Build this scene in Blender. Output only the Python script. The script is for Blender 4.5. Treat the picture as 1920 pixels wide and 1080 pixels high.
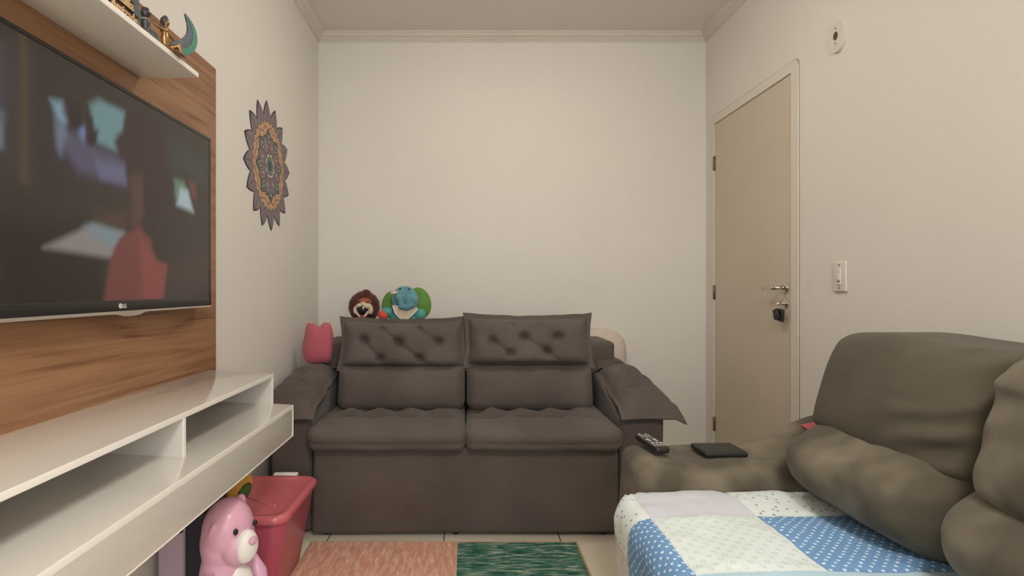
import bpy, math, random
from mathutils import Vector, Matrix, noise
random.seed(7)
S = bpy.context.scene
COL = S.collection
for o in list(bpy.data.objects): bpy.data.objects.remove(o)
H = 1.08            # eye height above the floor; all coordinates below are relative to the eye height
F = 1050.0
# ------------------------------------------------------------------ camera, world, lights, exposure
cam_d = bpy.data.cameras.new('camera'); cam = bpy.data.objects.new('camera', cam_d); COL.objects.link(cam)
cam.location = (0, 0, H); cam.rotation_euler = (math.radians(90), 0, 0)
cam_d.sensor_width = 36; cam_d.lens = F / 1920 * 36; cam_d.shift_x = 84 / 1920; cam_d.shift_y = 0.0005
cam_d.clip_start = 0.02
S.camera = cam
S.view_settings.view_transform = 'Standard'; S.view_settings.look = 'None'
S.view_settings.exposure = 0.74; S.view_settings.gamma = 1.0; S.view_settings.use_curve_mapping = False
w = bpy.data.worlds.new('world'); S.world = w; w.use_nodes = True
w.node_tree.nodes['Background'].inputs[0].default_value = (1, .95, .88, 1)
w.node_tree.nodes['Background'].inputs[1].default_value = 0.3

def area(name, loc, size, power, color, direction, size_y=None):
    l = bpy.data.lights.new(name, 'AREA'); l.energy = power; l.color = color
    l.size = size
    if size_y: l.shape = 'RECTANGLE'; l.size_y = size_y
    o = bpy.data.objects.new(name, l); COL.objects.link(o)
    o.location = (loc[0], loc[1], loc[2] + H)
    o.rotation_euler = Vector(direction).to_track_quat('-Z', 'Y').to_euler()
    return o
area('rear_daylight_fill', (0.55, -2.2, 0.45), 1.7, 23, (.95, .97, 1.0), (-.10, 1, -.05), 1.5)  # added soft fill behind the camera in place of daylight; no window built
area('rear_overhead_fill', (0.45, -.35, 1.52), .5, 24, (1.0, .95, .88), (0, .12, -1))  # added overhead fill without a fixture, for the right wall and sofa tops

# ------------------------------------------------------------------ materials
def mat(name, color, rough=.6, spec=.4, metal=0, sheen=0, bump=0, bscale=200, var=None, vscale=4, coat=0, emit=None, coord='Object', stretch=(1, 1, 1), detail=4, vlo=.35, vhi=.65):
    m = bpy.data.materials.new(name); m.use_nodes = True
    nt = m.node_tree; b = nt.nodes['Principled BSDF']
    b.inputs['Base Color'].default_value = (*color, 1); b.inputs['Roughness'].default_value = rough
    b.inputs['Specular IOR Level'].default_value = spec; b.inputs['Metallic'].default_value = metal
    b.inputs['Sheen Weight'].default_value = sheen; b.inputs['Sheen Roughness'].default_value = .5
    b.inputs['Coat Weight'].default_value = coat; b.inputs['Coat Roughness'].default_value = .08
    if emit:
        b.inputs['Emission Color'].default_value = (*emit, 1); b.inputs['Emission Strength'].default_value = 1
    tc = nt.nodes.new('ShaderNodeTexCoord'); mp = nt.nodes.new('ShaderNodeMapping')
    mp.inputs['Scale'].default_value = stretch
    nt.links.new(tc.outputs[coord], mp.inputs[0])
    if var:
        n = nt.nodes.new('ShaderNodeTexNoise'); n.inputs['Scale'].default_value = vscale; n.inputs['Detail'].default_value = detail
        nt.links.new(mp.outputs[0], n.inputs['Vector'])
        r = nt.nodes.new('ShaderNodeValToRGB'); r.color_ramp.elements[0].position = vlo; r.color_ramp.elements[1].position = vhi
        r.color_ramp.elements[0].color = (*color, 1); r.color_ramp.elements[1].color = (*var, 1)
        nt.links.new(n.outputs['Fac'], r.inputs[0]); nt.links.new(r.outputs[0], b.inputs['Base Color'])
    if bump:
        n2 = nt.nodes.new('ShaderNodeTexNoise'); n2.inputs['Scale'].default_value = bscale; n2.inputs['Detail'].default_value = 3
        nt.links.new(mp.outputs[0], n2.inputs['Vector'])
        bp = nt.nodes.new('ShaderNodeBump'); bp.inputs['Strength'].default_value = bump; bp.inputs['Distance'].default_value = .002
        nt.links.new(n2.outputs['Fac'], bp.inputs['Height']); nt.links.new(bp.outputs[0], b.inputs['Normal'])
    return m

def wood_mat():
    m = bpy.data.materials.new('panel_wood'); m.use_nodes = True; nt = m.node_tree; N = nt.nodes; L = nt.links
    b = N['Principled BSDF']; b.inputs['Roughness'].default_value = .42; b.inputs['Specular IOR Level'].default_value = .4
    tc = N.new('ShaderNodeTexCoord'); mp = N.new('ShaderNodeMapping'); mp.inputs['Scale'].default_value = (1, .42, 5)
    L.new(tc.outputs['Object'], mp.inputs[0])
    n1 = N.new('ShaderNodeTexNoise'); n1.inputs['Scale'].default_value = 1.6; n1.inputs['Detail'].default_value = 3; n1.inputs['Distortion'].default_value = .9
    L.new(mp.outputs[0], n1.inputs['Vector'])
    mu = N.new('ShaderNodeMath'); mu.operation = 'MULTIPLY'; mu.inputs[1].default_value = 9
    L.new(n1.outputs['Fac'], mu.inputs[0])
    fr = N.new('ShaderNodeMath'); fr.operation = 'PINGPONG'; fr.inputs[1].default_value = 1
    L.new(mu.outputs[0], fr.inputs[0])
    mp2 = N.new('ShaderNodeMapping'); mp2.inputs['Scale'].default_value = (1, 1.1, 42); L.new(tc.outputs['Object'], mp2.inputs[0])
    n2 = N.new('ShaderNodeTexNoise'); n2.inputs['Scale'].default_value = 3; n2.inputs['Detail'].default_value = 5
    L.new(mp2.outputs[0], n2.inputs['Vector'])
    mx = N.new('ShaderNodeMath'); mx.operation = 'MULTIPLY_ADD'; mx.inputs[1].default_value = .38; L.new(fr.outputs[0], mx.inputs[0]); L.new(n2.outputs['Fac'], mx.inputs[2])
    r = N.new('ShaderNodeValToRGB'); e = r.color_ramp.elements
    e[0].position = .34; e[0].color = (.130, .052, .026, 1); e[1].position = .88; e[1].color = (.34, .180, .090, 1)
    k = r.color_ramp.elements.new(.55); k.color = (.27, .130, .062, 1)
    L.new(mx.outputs[0], r.inputs[0]); L.new(r.outputs[0], b.inputs['Base Color'])
    return m

def tile_mat():
    m = bpy.data.materials.new('floor_tile'); m.use_nodes = True; nt = m.node_tree; N = nt.nodes; L = nt.links
    b = N['Principled BSDF']; b.inputs['Roughness'].default_value = .18
    tc = N.new('ShaderNodeTexCoord'); mp = N.new('ShaderNodeMapping'); mp.inputs['Location'].default_value = (.1, -.1, 0)
    L.new(tc.outputs['Object'], mp.inputs[0])
    t = N.new('ShaderNodeTexBrick'); t.offset = 0; t.squash = 1
    t.inputs['Scale'].default_value = 1; t.inputs['Brick Width'].default_value = .5; t.inputs['Row Height'].default_value = .5
    t.inputs['Mortar Size'].default_value = .0025; t.inputs['Mortar Smooth'].default_value = .1
    t.inputs['Color1'].default_value = (.74, .67, .54, 1); t.inputs['Color2'].default_value = (.72, .65, .53, 1); t.inputs['Mortar'].default_value = (.10, .07, .05, 1)
    L.new(mp.outputs[0], t.inputs['Vector']); L.new(t.outputs['Color'], b.inputs['Base Color'])
    return m

def streak_mat(name, c1, c2, c3, stretch, scale=6):
    m = bpy.data.materials.new(name); m.use_nodes = True; nt = m.node_tree; N = nt.nodes; L = nt.links
    b = N['Principled BSDF']; b.inputs['Roughness'].default_value = .95; b.inputs['Specular IOR Level'].default_value = .1
    tc = N.new('ShaderNodeTexCoord'); mp = N.new('ShaderNodeMapping'); mp.inputs['Scale'].default_value = stretch
    L.new(tc.outputs['Object'], mp.inputs[0])
    n = N.new('ShaderNodeTexNoise'); n.inputs['Scale'].default_value = scale; n.inputs['Detail'].default_value = 8; n.inputs['Roughness'].default_value = .7
    L.new(mp.outputs[0], n.inputs['Vector'])
    r = N.new('ShaderNodeValToRGB'); e = r.color_ramp.elements
    e[0].position = .36; e[0].color = (*c1, 1); e[1].position = .66; e[1].color = (*c3, 1); k = e.new(.5); k.color = (*c2, 1)
    L.new(n.outputs['Fac'], r.inputs[0]); L.new(r.outputs[0], b.inputs['Base Color'])
    return m

def dots_mat(name, base, dot, scale=45, radius=.25, ring=False, rnd=0.0, thr=None):
    """printed cotton: dots, rings or scattered little marks laid out in the cloth's own UV metres"""
    m = bpy.data.materials.new(name); m.use_nodes = True; nt = m.node_tree; N = nt.nodes; L = nt.links
    b = N['Principled BSDF']; b.inputs['Roughness'].default_value = .9; b.inputs['Specular IOR Level'].default_value = .15
    tc = N.new('ShaderNodeTexCoord'); mp = N.new('ShaderNodeMapping'); mp.inputs['Rotation'].default_value = (0, 0, .785)
    L.new(tc.outputs['UV'], mp.inputs[0])
    v = N.new('ShaderNodeTexVoronoi'); v.voronoi_dimensions = '2D'; v.inputs['Scale'].default_value = scale; v.inputs['Randomness'].default_value = rnd
    L.new(mp.outputs[0], v.inputs['Vector'])
    if ring:
        a = N.new('ShaderNodeMath'); a.operation = 'SUBTRACT'; a.inputs[1].default_value = radius; L.new(v.outputs['Distance'], a.inputs[0])
        a2 = N.new('ShaderNodeMath'); a2.operation = 'ABSOLUTE'; L.new(a.outputs[0], a2.inputs[0]); src = a2.outputs[0]; lim = .06
    else:
        src = v.outputs['Distance']; lim = radius
    c = N.new('ShaderNodeMath'); c.operation = 'LESS_THAN'; c.inputs[1].default_value = lim; L.new(src, c.inputs[0]); fac = c.outputs[0]
    if thr:
        sp = N.new('ShaderNodeSeparateColor'); L.new(v.outputs['Color'], sp.inputs[0])
        g = N.new('ShaderNodeMath'); g.operation = 'GREATER_THAN'; g.inputs[1].default_value = thr; L.new(sp.outputs[0], g.inputs[0])
        mm = N.new('ShaderNodeMath'); mm.operation = 'MULTIPLY'; L.new(g.outputs[0], mm.inputs[0]); L.new(fac, mm.inputs[1]); fac = mm.outputs[0]
    mx = N.new('ShaderNodeMix'); mx.data_type = 'RGBA'; mx.inputs[6].default_value = (*base, 1); mx.inputs[7].default_value = (*dot, 1)
    L.new(fac, mx.inputs[0]); L.new(mx.outputs[2], b.inputs['Base Color'])
    return m

M = dict(
    wall=mat('wall_paint', (.74, .705, .650), .75, .25, bump=.15, bscale=60, var=(.715, .68, .625), vscale=1.2),
    ceil=mat('ceiling_paint', (.74, .70, .645), .38, .35),
    cornice=mat('cornice_plaster', (.66, .615, .55), .7, .2),
    door=mat('door_laminate', (.60, .52, .42), .5, .3, var=(.57, .49, .39), vscale=2),
    casing=mat('casing_paint', (.70, .65, .57), .5, .3),
    wood=wood_mat(), tile=tile_mat(),
    white=mat('white_lacquer', (.64, .605, .55), .10, .5, coat=.6),
    edge=mat('white_edge', (.90, .86, .80), .3, .5),
    black=mat('black_plastic', (.018, .016, .015), .3, .5),
    silver=mat('silver_trim', (.55, .5, .45), .25, .5, metal=.9),
    suede=mat('suede_brown', (.090, .070, .062), .95, .12, sheen=.1, bump=.35, bscale=260, var=(.120, .098, .087), vscale=3.0, detail=5),
    suede2=mat('suede_taupe', (.092, .078, .055), .95, .12, sheen=.1, bump=.4, bscale=240, var=(.20, .170, .122), vscale=6.5, detail=2, vlo=.42, vhi=.66),
    suede3=mat('suede_taupe_dark', (.082, .071, .050), .95, .12, sheen=.08, bump=.35, bscale=240, var=(.112, .096, .068), vscale=4),
    seam=mat('suede_piping', (.085, .063, .053), .95, .1),
    hinge=mat('hinge_metal', (.20, .15, .10), .4, .5, metal=.7),
    chrome=mat('chrome', (.62, .58, .52), .15, .5, metal=1),
    plate=mat('plate_plastic', (.70, .66, .59), .35, .4),
    hole=mat('dark_hole', (.10, .08, .055), .7, .2),
    bin=mat('pink_plastic', (.50, .090, .145), .3, .45, coat=.2),
    binlid=mat('pink_lid_plastic', (.56, .13, .155), .28, .45, coat=.2),
    whitep=mat('white_plastic', (.80, .77, .74), .35, .4),
    bear=mat('bear_pink', (.70, .37, .47), .3, .4, var=(.62, .37, .52), vscale=3),
    lilac=mat('lilac_plastic', (.48, .36, .44), .4, .4),
    ink=mat('black_ink', (.012, .008, .008), .4, .4),
    navy=mat('blue_black', (.022, .022, .030), .5, .4),
    by=mat('ball_yellow', (.66, .38, .07), .5, .3), bg=mat('ball_green', (.07, .18, .06), .5, .3),
    mane=mat('mane_brown', (.060, .022, .017), .95, .1, sheen=.3, bump=.8, bscale=120, var=(.10, .04, .03), vscale=25),
    lionskin=mat('lion_tan', (.32, .115, .065), .9, .1, bump=.4, bscale=150),
    cream=mat('cream_plush', (.66, .56, .42), .9, .1, bump=.5, bscale=150, var=(.58, .47, .33), vscale=20),
    tongue=mat('red_felt', (.40, .07, .05), .9, .1),
    orange=mat('orange_felt', (.60, .10, .06), .9, .1),
    blue=mat('elephant_blue', (.085, .22, .27), .85, .15, sheen=.3, bump=.4, bscale=150, var=(.12, .29, .33), vscale=14),
    teal=mat('shirt_teal', (.10, .34, .30), .85, .15, bump=.3, bscale=150),
    green=mat('ear_green', (.10, .22, .045), .85, .15, bump=.4, bscale=90, var=(.13, .28, .06), vscale=12),
    pinkc=mat('pink_cushion', (.44, .10, .13), .8, .2, sheen=.3, bump=.2),
    gold=mat('bronze_gold', (.42, .25, .11), .35, .5, metal=.8, var=(.20, .11, .05), vscale=40),
    wing_g=mat('wing_green', (.05, .19, .13), .4, .5, bump=.5, bscale=90),
    wing_b=mat('wing_blue', (.06, .07, .09), .4, .5, bump=.5, bscale=90, var=(.10, .13, .15), vscale=60),
    dark=mat('dark_statue', (.030, .024, .026), .4, .5, var=(.06, .05, .05), vscale=30),
    signw=mat('sign_wood', (.62, .42, .22), .6, .3), signd=mat('sign_backing', (.05, .022, .010), .7, .2),
    red=mat('pink_card', (.52, .12, .14), .8, .2),
    key=mat('key_fob', (.02, .02, .02), .5, .4),
    btn=mat('button_grey', (.45, .43, .40), .5, .3),
    phone=mat('black_case', (.022, .021, .019), .55, .35),
    m_purple=mat('mandala_mauve', (.215, .180, .195), .7, .2, var=(.24, .20, .215), vscale=12),
    m_line=mat('mandala_line', (.06, .045, .045), .7, .2),
    m_gold=mat('mandala_gold', (.56, .36, .20), .6, .3, var=(.48, .28, .16), vscale=20),
    m_green=mat('mandala_green', (.14, .21, .175), .7, .2, var=(.18, .25, .21), vscale=25),
    m_teal=mat('mandala_teal', (.07, .105, .11), .7, .2),
    m_rose=mat('mandala_rose', (.26, .12, .14), .7, .2),
    m_cream=mat('mandala_cream', (.55, .48, .38), .7, .2),
    pill=dots_mat('pillow_print', (.62, .52, .45), (.50, .41, .35), 26, .13, rnd=.9, thr=.3),
    q_star=dots_mat('cotton_stars', (.70, .76, .74), (.28, .32, .36), 40, .15, rnd=.8, thr=.45),
    q_lil=mat('cotton_lavender', (.60, .61, .66), .9, .1),
    q_circ=dots_mat('cotton_rings', (.68, .75, .73), (.56, .61, .60), 40, .18, ring=True),
    q_blue=dots_mat('cotton_blue_dots', (.165, .315, .54), (.62, .76, .88), 56, .20, rnd=.12),
    q_pink=dots_mat('cotton_pink_sprigs', (.64, .60, .58), (.52, .33, .31), 45, .12, rnd=.9, thr=.5),
    q_ice=mat('cotton_ice_blue', (.46, .62, .72), .9, .1),
    rug_s=streak_mat('rug_salmon', (.54, .24, .16), (.62, .33, .24), (.74, .54, .43), (26, 5, 1), 2.2),
    rug_g=streak_mat('rug_green', (.012, .06, .048), (.055, .165, .125), (.50, .52, .38), (5, 30, 1), 2.2),
    rug_e=mat('rug_binding', (.45, .30, .18), .9, .1),
)

# ------------------------------------------------------------------ object helpers
def tag(o, label=None, cat=None, group=None, kind=None):
    if label: o['label'] = label
    if cat: o['category'] = cat
    if group: o['group'] = group
    if kind: o['kind'] = kind
    return o
ORG = {}
def thing(name, base, label, cat, group=None):
    o = bpy.data.objects.new(name, None); COL.objects.link(o); o.empty_display_size = .05
    o.location = (base[0], base[1], base[2] + H); ORG[o.name] = Vector(base)
    return tag(o, label, cat, group)
def mk(name, geo, m, parent=None, smooth=True, base=None, mats=None, fm=None, uvs=None):
    """one mesh object; geo = (verts, faces) in eye-relative coordinates"""
    vs, fs = geo
    if parent is not None: org = ORG[parent.name]
    else:
        if base is None:
            base = (sum(v[0] for v in vs) / len(vs), sum(v[1] for v in vs) / len(vs), min(v[2] for v in vs))
        org = Vector(base)
    me = bpy.data.meshes.new(name)
    me.from_pydata([tuple(Vector(v) - org) for v in vs], [], fs)
    if uvs:
        ul = me.uv_layers.new(name='UVMap')
        for lp in me.loops: ul.data[lp.index].uv = uvs[lp.vertex_index]
    for mm in (mats or [m]): me.materials.append(mm)
    if fm:
        for p, i in zip(me.polygons, fm): p.material_index = i
    import bmesh
    bm = bmesh.new(); bm.from_mesh(me); bmesh.ops.recalc_face_normals(bm, faces=bm.faces); bm.to_mesh(me); bm.free()
    if smooth:
        for p in me.polygons: p.use_smooth = True
        if smooth == 'auto':
            me.set_sharp_from_angle(angle=math.radians(35))
    o = bpy.data.objects.new(name, me); COL.objects.link(o)
    if parent is not None: o.parent = parent; ORG[o.name] = org
    else: o.location = (org[0], org[1], org[2] + H); ORG[o.name] = org
    return o
def join(*gs):
    V, Fa = [], []
    for g in gs:
        k = len(V); V += list(g[0]); Fa += [tuple(i + k for i in f) for f in g[1]]
    return V, Fa
def xf(g, fn): return [fn(Vector(v)) for v in g[0]], g[1]
def rot(g, ang, axis, c=(0, 0, 0)):
    R = Matrix.Rotation(ang, 3, axis); c = Vector(c)
    return xf(g, lambda v: R @ (v - c) + c)
def move(g, d): d = Vector(d); return xf(g, lambda v: v + d)
def rbox(c, s, r=.004, seg=2, mid=1, fn=None):
    """rounded box, centre c, full size s; mid = subdivisions of the flat middle (int or 3-tuple)"""
    c = Vector(c); h = Vector(s) / 2
    r = min(r, min(h) * .999)
    if isinstance(mid, int): mid = (mid,) * 3
    ax = []
    for a in range(3):
        L = []
        for i in range(seg): L.append(-h[a] + r * (1 - math.cos(math.pi / 2 * i / seg)) if False else -h[a] + r * i / seg)
        f0, f1 = -h[a] + r, h[a] - r
        for i in range(mid[a] + 1): L.append(f0 + (f1 - f0) * i / mid[a])
        for i in range(1, seg + 1): L.append(h[a] - r + r * i / seg)
        ax.append(L)
    idx = {}; V = []; Fa = []
    def vid(i, j, k):
        key = (i, j, k)
        if key not in idx:
            p = Vector((ax[0][i], ax[1][j], ax[2][k]))
            q = Vector([max(-h[a] + r, min(h[a] - r, p[a])) for a in range(3)])
            d = p - q
            # even out the arc
            e = Vector([math.tan(d[a] / r * math.pi / 4) * r if r > 0 else 0 for a in range(3)])
            if e.length > 1e-9: p = q + e.normalized() * r
            idx[key] = len(V); V.append(p)
        return idx[key]
    n = [len(a) - 1 for a in ax]
    for a, b_, cc in ((0, 1, 2), (1, 2, 0), (2, 0, 1)):
        for side in (0, n[a]):
            for i in range(n[b_]):
                for j in range(n[cc]):
                    q = []
                    for (di, dj) in ((0, 0), (1, 0), (1, 1), (0, 1)):
                        t = [0, 0, 0]; t[a] = side; t[b_] = i + di; t[cc] = j + dj; q.append(vid(*t))
                    Fa.append(tuple(q))
    V = [(fn(v, h) if fn else v) + c for v in V]
    return V, Fa
def box(x0, x1, y0, y1, z0, z1, r=.003, seg=2, mid=1, fn=None):
    return rbox(((x0 + x1) / 2, (y0 + y1) / 2, (z0 + z1) / 2), (abs(x1 - x0), abs(y1 - y0), abs(z1 - z0)), r, seg, mid, fn)
def ell(c, r, n=16, fn=None, R=None):
    V = []; Fa = []; c = Vector(c)
    m = n * 2
    for i in range(n + 1):
        th = math.pi * i / n
        for j in range(m):
            ph = 2 * math.pi * j / m
            v = Vector((r[0] * math.sin(th) * math.cos(ph), r[1] * math.sin(th) * math.sin(ph), r[2] * math.cos(th)))
            if fn: v = fn(v)
            if R: v = R @ v
            V.append(v + c)
    for i in range(n):
        for j in range(m):
            Fa.append((i * m + j, i * m + (j + 1) % m, (i + 1) * m + (j + 1) % m, (i + 1) * m + j))
    return V, Fa
def tube(pts, rad, n=10, flat=1.0):
    pts = [Vector(p) for p in pts]; V = []; Fa = []
    if not hasattr(rad, '__len__'): rad = [rad] * len(pts)
    up = Vector((0, 0, 1))
    for i, p in enumerate(pts):
        t = (pts[min(i + 1, len(pts) - 1)] - pts[max(i - 1, 0)]).normalized()
        a = t.cross(up)
        if a.length < .1: a = t.cross(Vector((0, 1, 0)))
        a.normalize(); b_ = a.cross(t).normalized()
        for j in range(n):
            an = 2 * math.pi * j / n
            V.append(p + a * math.cos(an) * rad[i] + b_ * math.sin(an) * rad[i] * flat)
    for i in range(len(pts) - 1):
        for j in range(n): Fa.append((i * n + j, i * n + (j + 1) % n, (i + 1) * n + (j + 1) % n, (i + 1) * n + j))
    Fa.append(tuple(range(n))[::-1]); Fa.append(tuple(range((len(pts) - 1) * n, len(pts) * n)))
    return V, Fa
def cyl(c, r, h, axis='Z', n=32, bev=.002, r2=None):
    """solid of revolution with soft rims"""
    r2 = r if r2 is None else r2
    prof = [(r - bev, -h / 2), (r, -h / 2 + bev), (r2, h / 2 - bev), (r2 - bev, h / 2)]
    return lathe(c, prof, axis, n)
def lathe(c, prof, axis='Z', n=32, cap=True):
    V = []; Fa = []
    for (r, z) in prof:
        for j in range(n):
            a = 2 * math.pi * j / n
            V.append(Vector((r * math.cos(a), r * math.sin(a), z)))
    for i in range(len(prof) - 1):
        for j in range(n): Fa.append((i * n + j, i * n + (j + 1) % n, (i + 1) * n + (j + 1) % n, (i + 1) * n + j))
    if cap: Fa.append(tuple(range(n))[::-1]); Fa.append(tuple(range((len(prof) - 1) * n, len(prof) * n)))
    R = {'Z': Matrix.Identity(3), 'X': Matrix.Rotation(math.pi / 2, 3, 'Y'), 'Y': Matrix.Rotation(-math.pi / 2, 3, 'X')}[axis]
    return [R @ v + Vector(c) for v in V], Fa
def prism(pts, d0, d1, axis='X'):
    """extrude a 2-D outline; axis X: pts are (y, z); axis Y: (x, z); axis Z: (x, y)"""
    def P(p, d): return {'X': Vector((d, p[0], p[1])), 'Y': Vector((p[0], d, p[1])), 'Z': Vector((p[0], p[1], d))}[axis]
    n = len(pts)
    V = [P(p, d0) for p in pts] + [P(p, d1) for p in pts]
    Fa = [tuple(range(n))[::-1], tuple(range(n, 2 * n))] + [(i, (i + 1) % n, n + (i + 1) % n, n + i) for i in range(n)]
    return V, Fa
def segd(x, y, s):
    ax, ay, bx, by = s; dx, dy = bx - ax, by - ay
    t = max(0, min(1, ((x - ax) * dx + (y - ay) * dy) / (dx * dx + dy * dy + 1e-12)))
    return math.hypot(x - ax - t * dx, y - ay - t * dy), t
def pillow(W, Hh, T, fl=.02, nx=64, ny=40, tufts=(), folds=(), pinch=.0, ft=.004, power=3.0, nz=.004, seed=0, backT=None, warp=None):
    """flanged cushion lying in local XY, front +Z; centre at 0"""
    V = []; Fa = []
    backT = T if backT is None else backT
    def height(x, y):
        a = max(0, 1 - abs(x / (W / 2 - fl)) ** power); b_ = max(0, 1 - abs(y / (Hh / 2 - fl)) ** power)
        return (a * b_) ** .5
    for side in (1, -1):
        for i in range(nx + 1):
            for j in range(ny + 1):
                u = -1 + 2 * i / nx; v = -1 + 2 * j / ny
                u2 = math.sin(u * math.pi / 2) * .45 + u * .55; v2 = math.sin(v * math.pi / 2) * .45 + v * .55
                x = u2 * W / 2; y = v2 * Hh / 2
                hh = height(x, y)
                t = (T if side > 0 else backT) / 2 * hh
                if side > 0:
                    for (tx, ty, td, ts) in tufts:
                        d2 = (x - tx) ** 2 + (y - ty) ** 2
                        t -= td * math.exp(-d2 / ts ** 2) * hh
                        t -= td * .45 * math.exp(-d2 / (ts * 2.4) ** 2) * hh
                    for (ax_, ay_, bx_, by_, fd, fs) in folds:
                        d, tt = segd(x, y, (ax_, ay_, bx_, by_)); t -= fd * math.exp(-(d / fs) ** 2) * hh
                    t += nz * hh * noise.noise(Vector((x * 9 + seed, y * 9, seed * 1.7))) * 1.5
                    t += nz * .5 * hh * noise.noise(Vector((x * 25 + seed, y * 22, seed)))
                t = max(t, 0)
                z = side * (t + ft / 2)
                px = x * (1 - pinch * (1 - v2 * v2)); py = y * (1 - pinch * (1 - u2 * u2))
                px += .004 * noise.noise(Vector((seed + 3, y * 14, 0))) * abs(u); py += .004 * noise.noise(Vector((x * 12, seed + 9, 0))) * abs(v)
                V.append(Vector((px, py, z)))
    def id_(s, i, j): return s * (nx + 1) * (ny + 1) + i * (ny + 1) + j
    for s in (0, 1):
        for i in range(nx):
            for j in range(ny): Fa.append((id_(s, i, j), id_(s, i + 1, j), id_(s, i + 1, j + 1), id_(s, i, j + 1)))
    for i in range(nx):
        for j in (0, ny): Fa.append((id_(0, i, j), id_(0, i + 1, j), id_(1, i + 1, j), id_(1, i, j)))
    for j in range(ny):
        for i in (0, nx): Fa.append((id_(0, i, j), id_(0, i, j + 1), id_(1, i, j + 1), id_(1, i, j)))
    if warp: V = [warp(v) for v in V]
    return V, Fa
def blend(o, voxel=.004, smooth=6):
    r = o.modifiers.new('remesh', 'REMESH'); r.mode = 'VOXEL'; r.voxel_size = voxel; r.use_smooth_shade = True
    s = o.modifiers.new('smooth', 'SMOOTH'); s.iterations = smooth; s.factor = .5
    return o
def text_geo(body, size, depth, mat4, extra=0.0):
    c = bpy.data.curves.new('t', 'FONT'); c.body = body; c.size = size; c.extrude = depth; c.offset = extra; c.align_x = 'CENTER'
    o = bpy.data.objects.new('t', c); COL.objects.link(o)
    bpy.context.view_layer.update()
    me = bpy.data.meshes.new_from_object(o.evaluated_get(bpy.context.evaluated_depsgraph_get()))
    V = [mat4 @ v.co for v in me.vertices]; Fa = [tuple(p.vertices) for p in me.polygons]
    bpy.data.objects.remove(o); bpy.data.meshes.remove(me); bpy.data.curves.remove(c)
    return V, Fa

# ------------------------------------------------------------------ the room
XL, XR, YB, YN, ZF, ZC = -.935, 1.5, 3.52, -2.4, -1.08, 1.60
def st(name, geo, m, smooth=False, parent=None, **k):
    o = mk(name, geo, m, parent, smooth, **k)
    if parent is None: o['kind'] = 'structure'
    return o
st('floor', box(XL - .1, XR + .1, YN - .1, YB + .1, ZF - .1, ZF, 0.001), M['tile'], base=(0, 0, ZF))
st('ceiling', box(XL - .1, XR + .1, YN - .1, YB + .1, ZC, ZC + .1, .001), M['ceil'])
st('wall_left', box(XL - .1, XL, YN, YB, ZF, ZC, .001), M['wall'])
st('wall_back', box(XL - .1, XR + .1, YB, YB + .1, ZF, ZC, .001), M['wall'])
st('wall_near', box(XL - .1, XR + .1, YN - .1, YN, ZF, ZC, .001), M['wall'])
D0, D1, DT = 2.590, 3.395, .994       # door leaf: near edge, far edge, top
C0, C1, CT = 2.530, 3.455, 1.045      # casing outline
wr = join(box(XR, XR + .1, YN, D0 - .035, ZF, ZC, .001), box(XR, XR + .1, D1 + .035, YB, ZF, ZC, .001), box(XR, XR + .1, D0 - .035, D1 + .035, DT + .035, ZC, .001))
st('wall_right', wr, M['wall'])
# cornice: stepped coving along the left, back and right walls
prof = [(0, 0), (.052, 0), (.052, -.008), (.044, -.012), (.040, -.020), (.030, -.028), (.020, -.033), (.016, -.041), (.008, -.044), (.006, -.052), (0, -.052)]
def cor(kind):
    V = []; n = len(prof)
    for e in (0, 1):
        for (d, z) in prof:
            if kind == 'left': p = (XL + d, YN if e == 0 else YB - d, ZC + z)
            elif kind == 'right': p = (XR - d, YN if e == 0 else YB - d, ZC + z)
            else: p = (XL + d if e == 0 else XR - d, YB - d, ZC + z)
            V.append(Vector(p))
    return V, [tuple(range(n))[::-1], tuple(range(n, 2 * n))] + [(i, (i + 1) % n, n + (i + 1) % n, n + i) for i in range(n)]
st('trim_1', cor('left'), M['cornice']); st('trim_2', cor('back'), M['cornice']); st('trim_3', cor('right'), M['cornice'])
# door
dr = st('door_1', box(XR + .001, XR + .036, D0, D1, ZF + .006, DT, .002), M['door'], base=(XR + .03, (D0 + D1) / 2, ZF))
ORG[dr.name] = Vector((XR + .03, (D0 + D1) / 2, ZF))
for z in (.759, -.023, -.82):
    st('hinge', join(cyl((XR - .002, D1 + .004, z), .007, .085, 'Z', 16), box(XR - .001, XR + .003, D1 - .014, D1 + .004, z - .043, z + .043, .001)), M['hinge'], True, dr)
hz = .003
hd = mk('door_handle', join(cyl((XR - .003, 2.634, hz), .023, .009, 'X'), tube([(XR - .004, 2.634, hz), (XR - .040, 2.634, hz), (XR - .047, 2.641, hz - .001), (XR - .050, 2.668, hz - .001), (XR - .050, 2.725, hz - .002), (XR - .047, 2.755, hz - .002)], [.009, .009, .0095, .0085, .0075, .006], 12)), M['chrome'], dr)
mk('lock_plate', join(cyl((XR - .003, 2.634, -.070), .022, .009, 'X'), cyl((XR - .009, 2.634, -.070), .010, .012, 'X')), M['chrome'], dr)
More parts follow.
